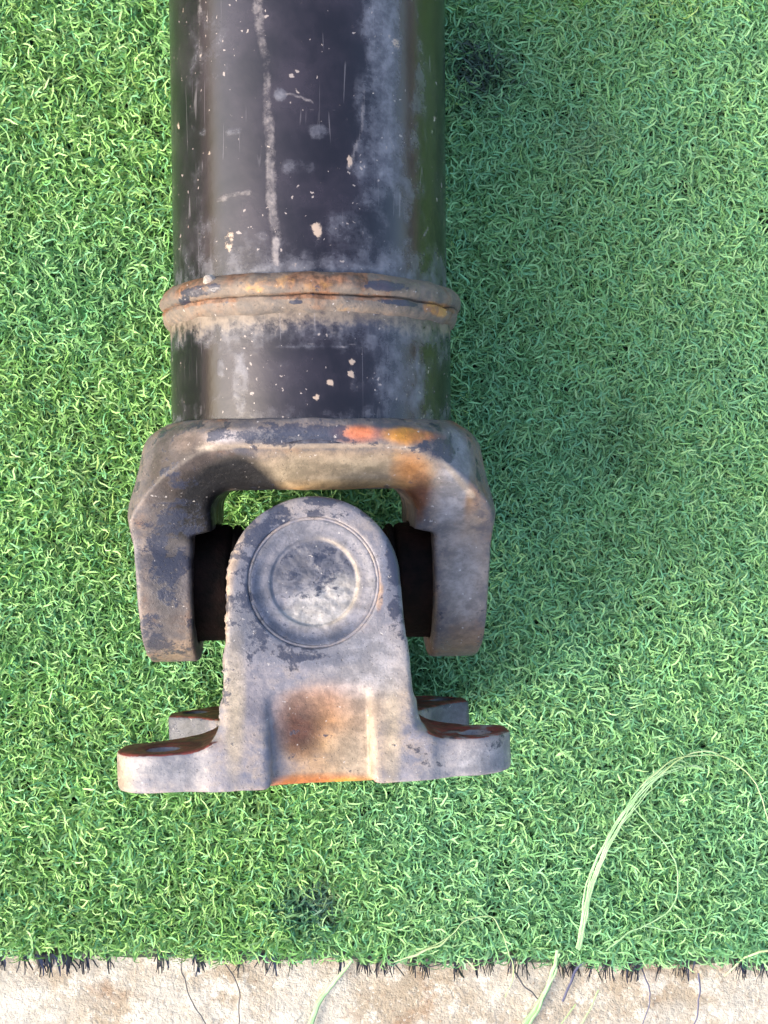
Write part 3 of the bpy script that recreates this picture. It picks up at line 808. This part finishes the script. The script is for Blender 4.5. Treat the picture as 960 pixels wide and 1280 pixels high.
# bearing cap in the upper ear (and one in the lower), with a snap ring in its groove
def cap_wear(P):
    W = np.zeros((len(P), 4)); r_ = np.hypot(P[:, 0], P[:, 1])
    W[:, 0] = .20; W[:, 1] = .42; W[:, 2] = .30
    ang = np.arctan2(P[:, 1], P[:, 0])
    q = fnoise(P, .010, 17) - .5
    W[:, 1] += .35 * np.clip((-P[:, 1] + P[:, 0] * .4 - .003 + q * .016) / .006, 0, 1) * (r_ < .021)
    W[:, 2] += .12 * np.clip((P[:, 1] + .004 + q * .016) / .006, 0, 1) * (r_ < .0155) - .25 * np.clip((-P[:, 1] - .005) / .004, 0, 1)
    W[:, 2] += .24 * ((r_ > .019) & (ang < -1.2) & (ang > -3.0))
    W[:, 3] = .45 * np.clip(1 - np.abs(r_ - .0230) / .0016, 0, 1) * np.clip(np.cos(ang + .35), 0, 1)
    return np.clip(W, 0, 1)
cap_prof = [(.048, .0247)]
for hh, rr_ in ((.0702, .02475), (.0707, .0243), (.0706, .0232), (.0702, .0222), (.0697, .0212), (.0693, .0202), (.0691, .0192), (.0690, .0180),
                (.0689, .0172), (.0686, .0168), (.0680, .0165), (.0678, .0160)):
    cap_prof.append((hh, rr_))
cap_prof += [(.0679 , r_) for r_ in np.linspace(.0156, .0002, 30)]
cap = revolve('bearing_cap', cap_prof, 200, M_flange, fy_, 'Z', cap_wear, .0011, 3)
sr = [(.0706 + .0006 * math.sin(a), .0247 + .0007 * math.cos(a)) for a in np.linspace(0, 2 * np.pi, 10)]
revolve('snap_ring', sr, 160, M_flange, fy_, 'Z', cap_wear)
low = bpy.data.objects.new('bearing_cap', cap.data); COL.objects.link(low); low.parent = fy_; low.matrix_local = Matrix.Rotation(math.pi, 4, 'X')

# spider and side cups
cross = revolve('joint_cross', [(-.052, .0001), (-.052, .0150), (-.026, .0150), (-.022, .0215), (.022, .0215), (.026, .0150), (.052, .0150), (.052, .0001)], 64, M_cross, shaft, 'X')
revolve('cross_trunnion', [(-.060, .0001), (-.060, .015), (-.020, .016), (-.019, .020), (.019, .020), (.020, .016), (.060, .015), (.060, .0001)], 64, M_cross, cross, 'Z').matrix_local = fl_rot
cupp = [(.0300, .0140), (.0300, .0215), (.0312, .0232), (.0355, .0232), (.0362, .0246), (.0380, .0256), (.0600, .0258), (.0692, .0258), (.0700, .0248), (.0700, .0100), (.0690, .0002)]
for sgn in (1, -1):
    cu = revolve('bearing_cup', cupp, 96, M_cup, shaft, 'X', None, .0004, 2, Matrix.Rotation(0 if sgn > 0 else math.pi, 4, 'Z'))
    seal = [(.0335 + .0016 * math.cos(a), .0240 + .0014 * math.sin(a)) for a in np.linspace(0, 2 * np.pi, 10)]
    revolve('seal_ring', seal, 96, M_cross, cu, 'X')

# ------------------------------------------------------------------ loose things
def ico_lump(name, c, r, mat, seed):
    import bmesh
    bm = bmesh.new(); bmesh.ops.create_icosphere(bm, subdivisions=3, radius=1)
    P = np.array([v.co[:] for v in bm.verts]); k = .7 + .6 * fnoise(P + seed, .8, seed)
    for v, kk in zip(bm.verts, k): v.co = Vector((v.co.x * r[0], v.co.y * r[1], v.co.z * r[2])) * kk
    m_ = bpy.data.meshes.new(name); bm.to_mesh(m_); bm.free()
    for p in m_.polygons: p.use_smooth = True
    o = link(name, m_, mat); o.location = c
    return o
M_peb = simple_material('chalky_stone', (.22, .19, .17), (.32, .29, .26), 400, .9)
pc = G(262, 350, HA + .050)
ico_lump('pebble', (pc[0], pc[1], HA + .0505), (.0026, .0021, .0016), M_peb, 3)['label'] = 'tiny pale crumb of stone stuck above the weld ring'
bpy.data.objects['pebble']['category'] = 'pebble'

M_green = simple_material('pale_green_fibre', (.19, .34, .15), (.31, .46, .25), 90, .45, bumpd=.0002)
M_straw = simple_material('straw_green_fibre', (.24, .34, .14), (.34, .43, .24), 90, .45, bumpd=.0002)
M_black = simple_material('dark_thread', (.015, .017, .028), (.05, .05, .06), 90, .6, bumpd=.0002)
M_blue = simple_material('blue_black_thread', (.03, .035, .09), (.08, .08, .13), 90, .6, bumpd=.0002)

def smooth_path(pts, n_=40):
    P = np.array(pts, float); k = np.arange(len(P)); t_ = np.linspace(0, len(P) - 1, n_)
    out_ = []
    for tt in t_:
        i = min(int(tt), len(P) - 2); f = tt - i
        p0, p1_, p2, p3 = P[max(i - 1, 0)], P[i], P[i + 1], P[min(i + 2, len(P) - 1)]
        out_.append(.5 * ((2 * p1_) + (-p0 + p2) * f + (2 * p0 - 5 * p1_ + 4 * p2 - p3) * f * f + (-p0 + 3 * p1_ - 3 * p2 + p3) * f ** 3))
    return np.array(out_)
def tube_along(paths, name, mat, label, cat, group=None):
    """paths: list of (points, start radius, end radius, flat) swept as slim tubes into one mesh"""
    V = []; Q = []
    for pts, r0, r1, flat in paths:
        P = smooth_path(pts, 60); n_ = len(P)
        sd = sum(ord(ch) for ch in label) + len(V)
        P[:, :2] += np.stack([vnoise(P, .007, sd) - .5, vnoise(P, .007, sd + 1) - .5], 1) * .0016 + np.stack([vnoise(P, .0025, sd + 2) - .5, vnoise(P, .0025, sd + 3) - .5], 1) * .0004
        T = np.gradient(P, axis=0); T /= np.linalg.norm(T, axis=1, keepdims=True)
        up = np.array((0, 0, 1.0)); Sd = np.cross(T, up); Sd /= np.linalg.norm(Sd, axis=1, keepdims=True); Up = np.cross(Sd, T)
        b = len(V); ns = 6
        for i in range(n_):
            u = i / (n_ - 1); r_ = r0 + (r1 - r0) * u
            for k in range(ns):
                a = 2 * np.pi * k / ns
                V.append(P[i] + Sd[i] * math.cos(a) * r_ + Up[i] * math.sin(a) * r_ * flat)
        for i in range(n_ - 1):
            for k in range(ns):
                Q.append((b + i * ns + k, b + i * ns + (k + 1) % ns, b + (i + 1) * ns + (k + 1) % ns, b + (i + 1) * ns + k))
    o = link(name, mesh_np(name, V, Q), mat)
    o['label'] = label; o['category'] = cat
    if group: o['group'] = group
    return o
def gp(*pts, z=.013):
    out_ = []
    for p in pts:
        zz = p[2] if len(p) > 2 else z
        out_.append(G(p[0], p[1], zz))
    return out_
gr = 'loose green fibres on the turf edge'
rr2 = random.Random(4)
main = [(724, 1186), (731, 1145), (741, 1100), (760, 1052), (790, 1006), (820, 972), (850, 957), (884, 961)]
bund = []
for k in range(9):
    o_ = (k - 4) * 1.0
    pth = []
    for i, (a, b) in enumerate(main):
        s_ = i / 7
        pth.append((a + o_ * (.8 + 1.1 * s_) * .75 + rr2.uniform(-1.5, 1.5), b + o_ * (.25 + 1.6 * s_) * .55 + rr2.uniform(-1.5, 1.5), .014 + .004 * math.sin(s_ * 3)))
    pth = pth[:8 - (k % 3)]
    bund.append((gp(*pth), .00062, .00016, .5))
tube_along(bund, 'plastic_strand', M_green, 'thick pale green fibre bundle arching up from the turf edge', 'fibre strand', gr)
tube_along([(gp((815, 978), (850, 948), (883, 940), (915, 950), (938, 970), (951, 996), (962, 1030), z=.017), .00045, .0003, .6),
            (gp((800, 985), (840, 950), (878, 944), (905, 946), z=.018), .0004, .0002, .6)],
           'plastic_strand', M_straw, 'yellow green fibre looping over the top of the thick bundle to the right', 'fibre strand', gr)
tube_along([(gp((788, 1004), (812, 1031), (834, 1060), (847, 1090), (846, 1120), (832, 1142), (803, 1157), (776, 1172), (758, 1188), z=.0145), .0003, .00042, .6),
            (gp((805, 1158), (840, 1163), (875, 1160), (893, 1148), z=.0145), .0003, .0002, .6)],
           'plastic_strand', M_green, 'thin green fibre curling down in a half loop beside the thick bundle', 'fibre strand', gr)
tube_along([(gp((492, 1203, .012), (530, 1188, .015), (560, 1172, .016), (582, 1152, .016), (611, 1146, .016), (626, 1162, .016), (637, 1190, .014), (642, 1216, .004), (632, 1246, .001)), .0003, .0003, .6),
            (gp((510, 1196, .015), (545, 1183, .016), (562, 1170, .016)), .0008, .0003, .5)],
           'plastic_strand', M_straw, 'thin arched fibre crossing from the turf onto the concrete near the middle', 'fibre strand', gr)
tube_along([(gp((696, 1188, .013), (693, 1208, .008), (686, 1230, .003), (673, 1256, .001), (652, 1290, .001)), .0009, .0018, .25),
            (gp((700, 1192, .012), (690, 1225, .004), (676, 1254, .002), (660, 1290, .0015)), .0006, .0009, .5)],
           'plastic_strand', M_green, 'broad flat green blade lying across the concrete below the thick bundle', 'fibre strand', gr)
tube_along([(gp((968, 1186, .014), (940, 1192, .012), (924, 1203, .006), (905, 1222, .001)), .0008, .0004, .5)],
           'plastic_strand', M_straw, 'short pale fibre at the right end of the turf edge', 'fibre strand', gr)
tube_along([(gp((440, 1200, .012), (428, 1216, .004), (410, 1236, .001), (395, 1262, .001), (386, 1290, .001)), .0007, .0016, .25)],
           'plastic_strand', M_green, 'pale green blade slanting down the concrete left of the middle', 'fibre strand', gr)
tube_along([(gp((748, 1238, .0008), (736, 1262, .0012), (722, 1290, .001)), .0004, .0005, .6), (gp((720, 1255, .0008), (705, 1275, .001), (695, 1290, .001)), .0004, .0003, .6)],
           'plastic_strand', M_straw, 'pair of hair thin green fibres on the concrete right of the broad blade', 'fibre strand', gr)
gd = 'dark threads on the concrete'
tube_along([(gp((226, 1198, .001), (230, 1225, .0008), (238, 1250, .0008), (262, 1290, .0008)), .0003, .0003, 1)], 'dark_thread', M_black, 'curved dark thread hanging onto the concrete left of a second thread', 'thread', gd)
tube_along([(gp((282, 1205, .001), (294, 1225, .0008), (299, 1250, .0008), (298, 1290, .0008)), .0003, .0003, 1)], 'dark_thread', M_black, 'straight dark thread on the concrete right of the curved one', 'thread', gd)
tube_along([(gp((506, 1204, .003), (535, 1209, .002), (570, 1199, .004), (605, 1198, .004), (636, 1203, .003)), .0004, .0003, 1)], 'dark_thread', M_black, 'long dark thread running along the middle of the turf edge', 'thread', gd)
tube_along([(gp((738, 1194, .004), (722, 1212, .001), (712, 1230, .0008), (703, 1252, .0008)), .0009, .0006, .4)], 'dark_thread', M_blue, 'thick blue black thread slanting below the turf beside the broad blade', 'thread', gd)
tube_along([(gp((806, 1218, .001), (812, 1236, .0008), (810, 1258, .0008), (800, 1290, .0008)), .0004, .0003, 1)], 'dark_thread', M_blue, 'bowed grey thread on the concrete below the thin half loop', 'thread', gd)
tube_along([(gp((873, 1216, .001), (874, 1240, .0008), (868, 1290, .0008)), .0005, .0004, .8)], 'dark_thread', M_blue, 'upright grey thread on the concrete, rightmost of the dark ones', 'thread', gd)
tube_along([(gp((644, 1216, .001), (655, 1232, .0008), (674, 1250, .0008)), .0005, .0003, 1)], 'dark_thread', M_black, 'short dark thread touching the left side of the broad blade', 'thread', gd)
